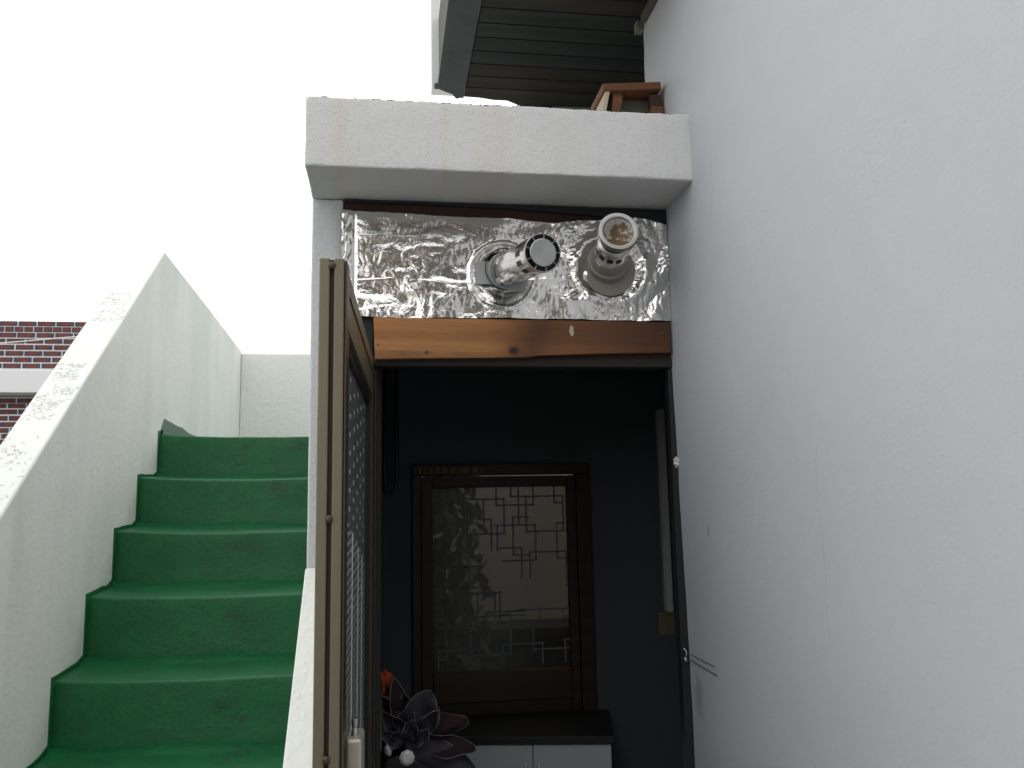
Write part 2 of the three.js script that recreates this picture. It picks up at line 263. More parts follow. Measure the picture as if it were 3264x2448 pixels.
{
  const A = [-1.379, 2.757], B = [0.62, 1.188], pr = [[1.45, -0.05], [1.45, 0.54], B, A, [-2.4, 2.735], [-3.44, 2.705], [-3.44, -0.05]];
  const sh = new THREE.Shape(pr.map(([z, y]) => new THREE.Vector2(-z, y)));
  // dense prism with softened upper arrises
  const g = new THREE.ExtrudeGeometry(sh, { depth: 0.122 - 0.016, bevelEnabled: true, bevelThickness: 0.008, bevelSize: 0.008, bevelOffset: -0.008, bevelSegments: 3 });
  g.translate(0, 0, -1.072 + 0.008); g.rotateY(Math.PI / 2);
  const p = tag(mesh('stair_parapet', boxUV(smooth(g[NI](), 50)), M.parapet), 'tall white parapet wall left of the green stairs, sloping top with dark lichen', 'wall');
  const q = [[-1.4, 1.955], [-1.44, 2.0], [-1.476, 2.037], [-1.53, 2.033], [-1.6, 2.032], [-1.7, 2.028], [-1.8, 2.03], [-1.95, 2.016], [-2.1, 2.018], [-2.2, 2.005], [-2.32, 2.0], [-2.5, 1.955]];
  const o = mesh('paint_patch', runX(q, XL - 0.002, XL + 0.004), M.greenFaded, p); o.userData.label = 'faded grey-green paint patch above the top step';
  tag(mesh('landing_parapet', plaster(-0.949, 1.2, -0.05, 2.69, -3.56, -3.4, { seg: 0.08, r: 0.01, amp: 0.003, f: 3 }), M.curb), 'low white wall closing the landing behind the top green step', 'wall');
  const c = [[0.006, 1.466], [1.26, 0.41], [1.26, -0.05], [0.006, -0.05]];
  const cg = new THREE.ExtrudeGeometry(new THREE.Shape(c.map(([z, y]) => new THREE.Vector2(-z, y))), { depth: 0.08, bevelEnabled: true, bevelThickness: 0.004, bevelSize: 0.004, bevelOffset: -0.004, bevelSegments: 2 });
  cg.translate(0, 0, -0.207); cg.rotateY(Math.PI / 2);
  tag(mesh('stair_curb', boxUV(smooth(cg[NI](), 50)), M.curb), 'bright white sloping stair curb below the pier, left of the open door', 'wall');
}

// ---------------------------------------------------------------- entrance front: panel, foil, board, header, jambs
tag(mesh('brown_panel', rbox(-0.12, 0.84, 2.032, 2.4985, -0.06, -0.006), M.darkWood), 'dark red-brown wooden panel above the entrance, showing over the foil', 'panel');
tag(mesh('dark_gap_strip', boxUV(new THREE.ExtrudeGeometry(new THREE.Shape([[-0.118, 2.5015], [-0.118, 2.494], [0.1, 2.494], [0.35, 2.49], [0.6, 2.477], [0.839, 2.458], [0.839, 2.5015]].map((p) => new THREE.Vector2(...p))), { depth: 0.012, bevelEnabled: false }).translate(0, 0, -0.005)), M.nearBlack), 'black strip standing for the shaded gap under the canopy slab above the brown panel', 'strip');  // black fill paints in the shaded gap between slab and panel
{
  const nx = 640, ny = 208, X0 = -0.124, X1 = 0.837, top = [[-0.124, 2.466], [0.1, 2.46], [0.198, 2.457], [0.354, 2.456], [0.449, 2.449], [0.496, 2.445], [0.545, 2.452], [0.642, 2.46], [0.741, 2.471], [0.79, 2.464], [0.837, 2.448]];
  const topAt = (x) => { for (let i = 0; i < top.length - 1; i++) if (x <= top[i + 1][0]) { const t = (x - top[i][0]) / (top[i + 1][0] - top[i][0]); return top[i][1] + (top[i + 1][1] - top[i][1]) * t; } return 2.448; };
  const ridge = (x, y, s) => Math.abs(noise(x, y, s));
  const H = (x, y) => {
    const R = sst(0.42, 0.6, x + 0.25 * fbm(x * 5, y * 5, 2, 2)), wx = x + 0.03 * fbm(x * 9, y * 9, 5, 2), wy = y + 0.02 * fbm(x * 9, y * 9, 8, 2);
    let h = 0.006 * fbm(x * 3.5, y * 4.5, 1, 2) + 0.0042 * noise(x * 8 + 3, y * 12, 71) + 0.0014 * noise(x * 19, y * 26, 77);
    const flat = 0.0034 * ridge(wx * 4, wy * 20, 3) + 0.0012 * ridge(wx * 12, wy * 40, 13) + 0.0018 * ridge(wx * 50, wy * 26, 17) * sst(0.0, 0.35, noise(x * 6, y * 9, 6) + 0.2);
    const crum = 0.014 * ridge(wx * 13, wy * 12, 4) + 0.0085 * ridge(wx * 24, wy * 22, 14) + 0.0034 * ridge(wx * 52, wy * 50, 24) + 0.0006 * ridge(wx * 120, wy * 120, 34);
    const low = sst(2.3, 2.2, y) * (1 - R); // looser, vertically puckered lower left
    h += 0.62 * flat * (1 - R) + 0.72 * crum * R + 0.8 * low * (0.0065 * sst(2.25, 2.16, y) * (0.6 + noise(x * 9, 2)) + 0.0048 * ridge(wx * 17, wy * 8, 44) + 0.0012 * ridge(wx * 42, wy * 32, 54));
    for (const [c, sl, k] of [[2.39, 0.02, 1], [2.335, -0.03, 0.8], [2.262, 0.015, 1.2], [2.222, -0.01, 1]]) h += (1 - R) * 0.0012 * k * Math.exp(-Math.abs(y - c - sl * x - 0.012 * noise(x * 7, c * 40)) / 0.004) * sst(0.0, 0.3, noise(x * 6, c * 90)); // fold creases
    const d = Math.hypot((x - 0.335), (y - 2.285) * 1.02), a = Math.hypot(x - 0.66, y - 2.31);
    h += 0.0035 * Math.exp(-(((d - 0.096 - 0.004 * noise(x * 20, y * 20)) / 0.007) ** 2)) + 0.0015 * Math.exp(-(((d - 0.075) / 0.012) ** 2)) + 0.006 * Math.exp(-(((a - 0.105) / 0.014) ** 2));
    h -= 0.006 * sst(0.085, 0.05, d) + 0.006 * sst(0.09, 0.05, a);
    h += 0.004 * sst(-0.09, -0.118, x) * (1 + ridge(x * 60, y * 24, 5)) - 0.003 * Math.exp(-(((x + 0.088) / 0.004) ** 2));
    return h;
  };
  const pos = [], uv = [], idx = [];
  for (let j = 0; j <= ny; j++) for (let i = 0; i <= nx; i++) {
    const x = X0 + (X1 - X0) * i / nx + 0.0015 * noise(j * 0.2, i * 0.01), yt = topAt(x) + 0.0015 * noise(x * 40, 1), yb = 2.155 + 0.002 * noise(x * 26, 4) + 0.003 * noise(x * 5, 9), y = yb + (yt - yb) * j / ny;
    pos.push(x, y, 0.012 + H(x, y)); uv.push(x, y); if (i < nx && j < ny) { const k = j * (nx + 1) + i; idx.push(k, k + 1, k + nx + 2, k, k + nx + 2, k + nx + 1); }
  }
  const g = new THREE.BufferGeometry(); g.setAttribute('position', new THREE.Float32BufferAttribute(pos, 3)); g.setAttribute('uv', new THREE.Float32BufferAttribute(uv, 2)); g.setIndex(idx); g.computeVertexNormals();
  M.foil.side = THREE.DoubleSide;
  tag(mesh('foil_sheet', g, M.foil), 'crinkled silver foil sheet above the entrance with two flue pipes through it', 'foil');
}
{
  const s = new THREE.Shape([[-0.034, 2.153], [0.832, 2.15], [0.832, 2.058], [0.6, 2.053], [0.43, 2.046], [0.4, 2.041], [0.32, 2.04], [0.1, 2.036], [-0.029, 2.033]].map((p) => new THREE.Vector2(...p)));
  const b = tag(mesh('lintel_board', boxUV(new THREE.ExtrudeGeometry(s, { depth: 0.018, bevelEnabled: true, bevelSize: 0.0015, bevelThickness: 0.0015, bevelOffset: -0.0015, bevelSegments: 1 }).translate(0, 0, 0)), M.board), 'orange-brown wooden lintel board nailed below the foil, stained dark at right', 'board');
  const nail = lathe([[0.0055, 0], [0.0052, 0.002], [0.003, 0.003], [0.0022, 0.0018], [0, 0.0018]], 16).rotateX(Math.PI / 2), nm = std({ color: lin(0.16, 0.13, 0.09), metalness: 0.8, roughness: 0.45 });
  for (const [x, y] of [[0.114, 2.055], [0.437, 2.06], [0.805, 2.117], [-0.022, 2.075]]) { const o = mesh('screw', nail, nm, b); o.position.set(x, y, 0.0197); if (x > 0.4 || x < 0) o.scale.setScalar(0.55); }
  const chip = new THREE.ExtrudeGeometry(new THREE.Shape([[0.529, 2.134], [0.535, 2.136], [0.54, 2.128], [0.537, 2.122], [0.541, 2.117], [0.537, 2.105], [0.531, 2.106], [0.526, 2.118], [0.528, 2.127]].map((p) => new THREE.Vector2(...p))), { depth: 0.0012, bevelEnabled: false }).translate(0, 0, 0.0196);
  mesh('paint_fleck', boxUV(chip), std({ color: lin(0.55, 0.46, 0.37), roughness: 0.9 }), b).userData.label = 'pale chipped fleck on the dark part of the board';
}
{
  const f = thing('entrance_doorway', 'dark painted metal frame around the open entrance doorway', 'doorway');
  mesh('header', rbox(-0.118, 0.84, 2.018, 2.046, -0.058, -0.001), std({ color: lin(0.028, 0.023, 0.02), roughness: 0.9 }), f);
  mesh('jamb', [rbox(-0.118, -0.024, -0.02, 2.016, -0.08, -0.028), rbox(-0.05, -0.03, -0.02, 2.0, -0.027, -0.012)], std({ color: lin(0.03, 0.024, 0.018), roughness: 0.45 }), f);
  mesh('jamb', [box(0.831, 0.858, -0.02, 2.016, -0.05, -0.02), box(0.827, 0.858, -0.02, 2.014, -0.019, -0.008)], M.blackGloss, f);
  mesh('dark_recess_sheet', box(-0.118, -0.036, 2.05, 2.153, -0.004, 0.002), M.nearBlack, f);  // black sheet paints in the shaded recess left of the lintel board
}

// ---------------------------------------------------------------- gas flues through the foil
function along(a, b) { // group transform that lays local +y on the line a -> b
  const d = new THREE.Vector3(...b).sub(new THREE.Vector3(...a)), L = d.length(); return { q: new THREE.Quaternion().setFromUnitVectors(new THREE.Vector3(0, 1, 0), d.normalize()), L };
}
{
  const a = [0.342, 2.298, 0.012], b = [0.401, 2.264, 0.3], { q, L } = along(a, b), R = 0.0495;
  const f = thing('gas_flue', 'shiny chrome flue pipe with a spoked black end ring, left of the two', 'flue pipe', a, 0, null); f.quaternion.copy(q);
  mesh('pipe', [lathe([[R, 0], [R, L - 0.012], [R + 0.0012, L - 0.011], [R + 0.0012, L - 0.001], [R + 0.0004, L], [R - 0.0012, L], [R - 0.0015, L - 0.02]], 64)], M.chrome, f);
  mesh('end_grille', [lathe([[R - 0.0015, L - 0.012], [0.02, L - 0.012], [0, L - 0.012]], 48)], M.black, f);
  for (let k = 0; k < 9; k++) mesh('spoke', new THREE.BoxGeometry(0.012, 0.006, 0.0013).translate(0.042, L - 0.004, 0).rotateY(k / 9 * Math.PI * 2 + 0.3), M.plastic, f);
  const disc = lathe([[0.0365, L - 0.002], [0.0365, L + 0.003], [0.035, L + 0.0042], [0.012, L + 0.0022], [0.0015, L + 0.0016], [0, L + 0.0022]], 96), uvd = disc.attributes.uv; mesh('end_disc', disc, M.steel, f);
  const slotG = new THREE.CylinderGeometry(R + 0.0007, R + 0.0008, 0.0042, 6, 1, true, 0, 0.3)[NI]();
  for (let k = 0; k < 12; k++) for (let j = 0; j < 4; j++) { const o = mesh('slot', slotG, M.black, f); o.position.y = L - 0.068 + j * 0.0085; o.rotation.y = k / 12 * Math.PI * 2; }
  mesh('collar', new THREE.TorusGeometry(0.06, 0.0016, 8, 60).rotateX(Math.PI / 2).translate(-0.004, 0.014, -0.002), M.black, f);
  mesh('gasket', lathe([[0.0496, 0.016], [0.0525, 0.012], [0.0535, 0.006]], 48), M.plastic, f);
}
tag(mesh('grey_wall_plate', boxUV(new THREE.ExtrudeGeometry(new THREE.Shape([[0.257, 2.322], [0.3, 2.323], [0.36, 2.33], [0.405, 2.29], [0.403, 2.26], [0.401, 2.238], [0.34, 2.231], [0.334, 2.245], [0.298, 2.256], [0.256, 2.254]].map((p) => new THREE.Vector2(...p))), { depth: 0.006, bevelEnabled: false }).translate(0, 0, 0.0135)), M.plastic), 'torn-edged grey plastic plate behind the left flue pipe', 'plate');
{
  const a = [0.648, 2.322, 0.012], b = [0.628, 2.356, 0.222], { q, L } = along(a, b), R = 0.05;
  const f = thing('gas_flue', 'stubby chrome flue with a rusty dished cap, at the right of the foil', 'flue pipe', a); f.quaternion.copy(q);
  mesh('base_collar', lathe([[0.0615, 0], [0.0615, 0.03], [0.06, 0.034], [0.054, 0.036], [0.0525, 0.06], [R, 0.07]], 56), M.plate, f);
  mesh('pipe', lathe([[R, 0.05], [R, L - 0.06], [R - 0.002, L - 0.058], [R - 0.008, L - 0.054], [R - 0.01, L - 0.03]], 64), M.chrome, f);
  mesh('neck', lathe([[R - 0.008, L - 0.055], [R - 0.006, L - 0.01], [R - 0.004, L - 0.008]], 48), M.blackGloss, f);
  const rust = tex(256, 256, (u, v) => { const x = u - 0.5, y = v - 0.5, r = Math.hypot(x, y) * 2, n = fbm(u * 6, v * 6, 3, 4), dish = r < 0.76 ? 1 : 0, k = sst(0.05, 0.42, n + 0.42 - Math.abs(x + 0.02) * 0.8 + (v - 0.5) * -0.9) * (dish ? 1 : 0.2), q = dish ? 0.8 : 1; return [(160 - 52 * k) * q, (160 - 72 * k) * q, (157 - 92 * k) * q]; }, { srgb: true, size: 1 });  // rust stain, plus a darker dish that paints in its dim reflection
  const cap = lathe([[0.0, 0.0], [0.036, 0.0], [0.054, 0.002], [0.0565, 0.006], [0.0565, 0.018], [0.055, 0.0205], [0.045, 0.021], [0.0425, 0.0195], [0.0405, 0.017], [0.02, 0.0148], [0.004, 0.0138], [0, 0.0146]], 72).translate(0, L - 0.021, 0);
  { const p = cap.attributes.position, uv = cap.attributes.uv; for (let i = 0; i < p.count; i++) uv.setXY(i, 0.5 + p.getX(i) / 0.11, 0.5 - p.getZ(i) / 0.11); }
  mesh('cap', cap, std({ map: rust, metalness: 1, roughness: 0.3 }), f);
  const slotG = new THREE.CylinderGeometry(R + 0.0008, R + 0.0008, 0.0045, 6, 1, true, 0, 0.34)[NI]();
  for (let k = 0; k < 12; k++) for (let j = 0; j < 3; j++) { const o = mesh('slot', slotG, M.black, f); o.position.y = L - 0.1 + j * 0.0075; o.rotation.y = k / 12 * Math.PI * 2; }
}
{
  const s = new THREE.Shape(); s.moveTo(0.588, 2.345); s.lineTo(0.588, 2.27); s.absarc(0.652, 2.305, 0.078, Math.PI * 1.16, Math.PI * 2.75, false); s.lineTo(0.588, 2.345);
  tag(mesh('flue_wall_plate', boxUV(new THREE.ExtrudeGeometry(s, { depth: 0.006, bevelEnabled: true, bevelSize: 0.001, bevelThickness: 0.001, bevelSegments: 1, curveSegments: 40 }).translate(0, 0, 0.018)), M.plate), 'round taupe backplate with one straight side behind the right flue', 'plate');
}

// ---------------------------------------------------------------- open aluminium door leaf
{
  const d = thing('aluminium_door', 'bronze aluminium glazed door standing open, seen edge-on beside the pier', 'door', [-0.052, 0, -0.02], -(Math.PI / 2 + 0.0368));
  const T = 0.021, W = 1.005;
  mesh('stile', [rbox(W - 0.055, W, 0.02, 2.03, -T + 0.001, -0.0035, 0.0025), rbox(W - 0.055, W, 0.02, 2.03, 0.0035, T, 0.0025), box(W - 0.054, W - 0.009, 0.021, 2.029, -0.0034, 0.0034)], M.bronze, d);
  mesh('edge_trim', [rbox(W - 0.06, W - 0.006, 0.02, 2.028, -T - 0.0035, -T, 0.001)], M.bronzeDark, d);
  mesh('groove', box(W - 0.0088, W - 0.008, 0.021, 2.028, -0.0032, 0.0032), std({ color: lin(0.03, 0.012, 0.012), roughness: 0.6 }), d);
  mesh('stile', rbox(0, 0.07, 0.02, 2.03, -T, T, 0.0025), M.bronzeDark, d);
  mesh('top_rail', [rbox(0.071, W - 0.061, 1.925, 2.03, -T, T, 0.002), rbox(0.071, W - 0.061, 1.985, 1.995, -T - 0.003, -T, 0.001)], M.bronze, d);
  mesh('bottom_rail', rbox(0.071, W - 0.061, 0.02, 0.16, -T, T, 0.002), M.bronzeDark, d);
  mesh('glazing_bead', [box(0.071, W - 0.061, 1.905, 1.924, -0.012, 0.012), box(0.071, 0.083, 0.161, 1.904, -0.012, 0.012), box(W - 0.073, W - 0.061, 0.161, 1.904, -0.012, 0.012)], M.black, d);
  const lat = (u, v) => { const x = 0.083 + u * 0.861, y = 0.161 + v * 1.743; const r = Math.abs(((y + 0.05 * x + 0.004 * noise(x * 20, y * 20)) / 0.019 % 1) - 0.5) * 2; const on = y < 1.66 - 0.2 * (1 - x) ; const h = on ? sst(0.35, 0.75, r + 0.25 * fbm(x * 6, y * 30, 3, 2)) : 0, ln = on && [0.2, 0.34, 0.52, 0.8].some((q) => Math.abs(x - q) < 0.016) ? 1 : 0, dot = !on && Math.hypot((x * 9 % 1) - 0.5, ((y + (Math.floor(x * 9) % 2) * 0.02) * 26 % 1) - 0.5) < 0.16 ? 0.8 : 0; return Math.max(h * 0.6, ln, dot); };
  const paneCol = tex(512, 1024, (u, v) => { const k = lat(u, v); return [84 + 168 * k, 92 + 160 * k, 90 + 156 * k]; }, { srgb: true }), pass = tex(512, 1024, (u, v) => 0.55 - 0.6 * lat(u, v)), pb = tex(512, 1024, (u, v) => 0.5 + 0.5 * Math.sin(u * 240) * Math.sin(v * 480) * 0.5 + 0.3 * lat(u, v));  // pale ribs, bars and dots drawn over a grey-green pane
  const pane = new THREE.PlaneGeometry(0.861, 1.743).rotateY(Math.PI).translate(0.083 + 0.4305, 0.161 + 0.8715, -0.002);
  { const uv = pane.attributes.uv; for (let i = 0; i < uv.count; i++) uv.setX(i, 1 - uv.getX(i)); }
  mesh('glass_pane', pane, phy({ map: paneCol, transmissionMap: pass, transmission: 1, thickness: 0, roughness: 0.35, bumpMap: pb, bumpScale: 0.002, side: THREE.DoubleSide }), d).userData.label = 'patterned glass pane with pale ribbed lines';
  const sc = lathe([[0.0065, 0], [0.006, 0.002], [0.0035, 0.0032], [0, 0.0034]], 20).rotateZ(-Math.PI / 2);
  for (const y of [2.017, 1.597, 1.231]) mesh('screw', sc.clone().translate(W, y, 0), M.bronzeDark, d);
  const lk = mesh('lock_case', rbox(W - 0.13, W - 0.05, 1.06, 1.247, -T - 0.03, -T - 0.004, 0.006, 3), std({ color: lin(0.52, 0.48, 0.43), metalness: 0.5, roughness: 0.4 }), d);
  mesh('knob', lathe([[0.0058, 0], [0.0058, 0.008], [0.004, 0.012], [0.0062, 0.02], [0.006, 0.027], [0, 0.028]], 24).translate(W - 0.075, 1.247, -T - 0.017), M.chrome, lk);
}

// ---------------------------------------------------------------- dim entry room
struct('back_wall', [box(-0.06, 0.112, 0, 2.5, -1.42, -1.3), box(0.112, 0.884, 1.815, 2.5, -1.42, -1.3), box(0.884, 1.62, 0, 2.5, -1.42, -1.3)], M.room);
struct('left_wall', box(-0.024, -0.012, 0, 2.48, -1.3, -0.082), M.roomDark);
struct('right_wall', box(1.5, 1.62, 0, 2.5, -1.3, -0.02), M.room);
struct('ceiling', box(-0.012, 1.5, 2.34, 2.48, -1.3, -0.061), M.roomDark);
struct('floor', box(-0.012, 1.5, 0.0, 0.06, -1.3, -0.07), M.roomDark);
{
  const d = thing('inner_door', 'brown wooden inner door with patterned glass at the back of the dim entry', 'door', [0, 0, -1.3]);
  mesh('frame', [rbox(0.113, 0.15, 0.06, 1.765, -0.06, 0.03), rbox(0.822, 0.884, 0.06, 1.765, -0.06, 0.03), rbox(0.113, 0.884, 1.766, 1.812, -0.06, 0.034)], M.doorWood, d);
  const leaf = mesh('stile', [rbox(0.152, 0.2, 0.065, 1.762, -0.03, 0.016), rbox(0.783, 0.82, 0.065, 1.762, -0.03, 0.016)], M.doorWood, d);
  mesh('rail', [rbox(0.2005, 0.7825, 1.714, 1.762, -0.03, 0.015), rbox(0.2005, 0.7825, 1.722, 1.742, 0.0155, 0.019)], M.doorWood, d);
  mesh('rail', [rbox(0.2005, 0.7825, 0.83, 0.95, -0.03, 0.015)], std({ map: doorWoodCol, color: lin(1.5, 1.2, 0.7), roughness: 0.5 }), d).userData.label = 'yellow-brown lower rail';
  mesh('bottom_panel', rbox(0.2005, 0.7825, 0.065, 0.829, -0.025, 0.006), M.doorWood, d);
  mesh('glass_pane', box(0.2, 0.783, 0.95, 1.714, -0.012, -0.009), phy({ color: lin(0.38, 0.37, 0.35), ior: 1.33, transmission: 1, thickness: 0, roughness: 0.2 }), d);
  const segs = [], X = (p) => 0.206 + (881 + p * 0.2124 - 938) * 0.0020035, Y = (p) => 1.708 - (1003 + p * 0.2124 - 1056) * 0.001891, X2 = (p) => 0.206 + (914.9 + p * 0.3513 - 938) * 0.0020035, Y2 = (p) => 1.708 - (975.9 + p * 0.3513 - 1056) * 0.001891;
  const w = 0.0038, H = (x0, x1, y, k = 0) => segs.push(box(x0 - w, x1 + w, y - w, y + w, -0.0088, -0.0082)), V = (x, y1, y0) => segs.push(box(x - w, x + w, y0 - w, y1 + w, -0.0081, -0.0075));
  for (const [a, b, y] of [[1205, 1590, 338], [900, 1285, 428], [1050, 1205, 335], [1500, 1590, 410], [1065, 1225, 558], [880, 1295, 642], [1210, 1600, 712], [1515, 1600, 630], [930, 1150, 882], [1075, 1225, 960], [1230, 1610, 932], [960, 1300, 1016], [1525, 1610, 1003], [690, 975, 362], [700, 845, 578], [600, 985, 728]]) H(X(a), X(b), Y(y));
  for (const [x, a, b] of [[1280, 235, 425], [1500, 235, 410], [1587, 335, 710], [1205, 335, 715], [1127, 250, 640], [1050, 250, 338], [978, 360, 725], [900, 250, 430], [1067, 558, 962], [1297, 640, 1018], [1518, 628, 1003], [1150, 880, 1200], [1235, 932, 1200], [1610, 932, 1300], [770, 365, 650], [845, 575, 900], [905, 640, 900], [600, 480, 730]]) V(X(x), Y(a), Y(b));
  for (const [a, b, y] of [[85, 330, 1092], [85, 140, 1048], [85, 335, 1235], [85, 140, 1288], [280, 525, 1275], [470, 715, 1213], [465, 660, 1078], [470, 520, 1028], [660, 900, 1250], [850, 900, 1196], [282, 610, 1035], [380, 610, 1010], [270, 460, 890], [570, 895, 1003], [845, 895, 1052], [90, 330, 720], [90, 140, 905], [90, 330, 855]]) H(X2(a), X2(b), Y2(y));
  for (const [x, a, b] of [[138, 1048, 1290], [88, 1238, 1345], [282, 1035, 1280], [332, 1222, 1345], [475, 1213, 1345], [522, 1025, 1272], [660, 1075, 1255], [715, 1210, 1335], [855, 1196, 1330], [898, 1050, 1250], [325, 890, 1088], [430, 890, 1050], [460, 885, 1078], [705, 1005, 1060], [845, 1003, 1052], [130, 660, 905], [275, 720, 900]]) V(X2(x), Y2(a), Y2(b));
  mesh('lattice_film', segs, std({ color: lin(0.14, 0.155, 0.18), roughness: 0.6 }), d).userData.label = 'pale frosted lattice of overlapping squares on the glass';
  for (let i = 0, x = 0.135; i < 9; i++) { const L = [0.018, 0.014, 0.022, 0.024, 0.026, 0.034, 0.05, 0.03, 0.016][i]; mesh('carved_block', rbox(x, x + L, 1.773, 1.803, 0.034, 0.044, 0.007, 2), std({ color: lin(0.17, 0.12, 0.07), roughness: 0.6 }), d); x += L + 0.006; }
  for (const y of [1.62, 0.6]) mesh('hinge', [0, 1, 2].map((k) => new THREE.CylinderGeometry(0.006, 0.006, 0.022, 12).translate(0.151, y + k * 0.027, 0.034)[NI]()).concat([box(0.138, 0.164, y - 0.012, y + 0.066, 0.0305, 0.0325)]), M.black, d);
}
{
  const c = thing('cabinet', 'low cabinet with pale grey doors and black top inside the dim entry', 'cabinet', [0.829, 0, -0.847], -0.21);
  mesh('top_board', rbox(-0.75, 0.012, 0.752, 0.78, -0.42, 0.012), M.black, c);
  mesh('body', rbox(-0.74, 0, 0.06, 0.75, -0.41, -0.02), M.cabinet, c);
  for (const [a, b, h] of [[-0.742, -0.2925, -0.316], [-0.2885, 0, -0.268]]) { const o = mesh('cabinet_door', rbox(a, b, 0.08, 0.748, -0.018, 0, 0.0025), M.cabinet, c); mesh('handle', rbox(h - 0.006, h + 0.006, 0.59, 0.69, 0.001, 0.018, 0.004), M.ivory, o); }
}
tag(mesh('strip_light', [rbox(1.207, 1.234, 1.165, 2.05, -1.299, -1.262, 0.004), rbox(1.201, 1.2065, 1.17, 2.045, -1.299, -1.268, 0.002)], std({ color: lin(0.55, 0.55, 0.5), roughness: 0.4 })), 'long slim ivory strip fitting standing upright on the dim back wall', 'light fitting');
{
  const s = thing('wall_switch', 'yellowed double switch plate under the slim ivory strip fitting', 'switch', [1.21, 1.115, -1.3]);
  mesh('plate', rbox(-0.037, 0.037, -0.048, 0.048, 0, 0.01, 0.004), M.switchy, s); for (const y of [0.024, -0.024]) mesh('rocker', rbox(-0.01, 0.014, y - 0.012, y + 0.012, 0.0102, 0.017, 0.003), M.switchy, s);
}
tag(mesh('black_pipe', tube([[-0.002, 2.3, -1.22], [0.0, 2.0, -1.22], [0.0, 1.74, -1.22], [0.008, 1.7, -1.22], [0.03, 1.695, -1.22], [0.044, 1.72, -1.22], [0.046, 1.8, -1.22], [0.046, 2.1, -1.22], [0.046, 2.33, -1.22]], 0.009, 90), M.blackGloss), 'black bent pipe looping down the left corner of the dim entry', 'pipe');

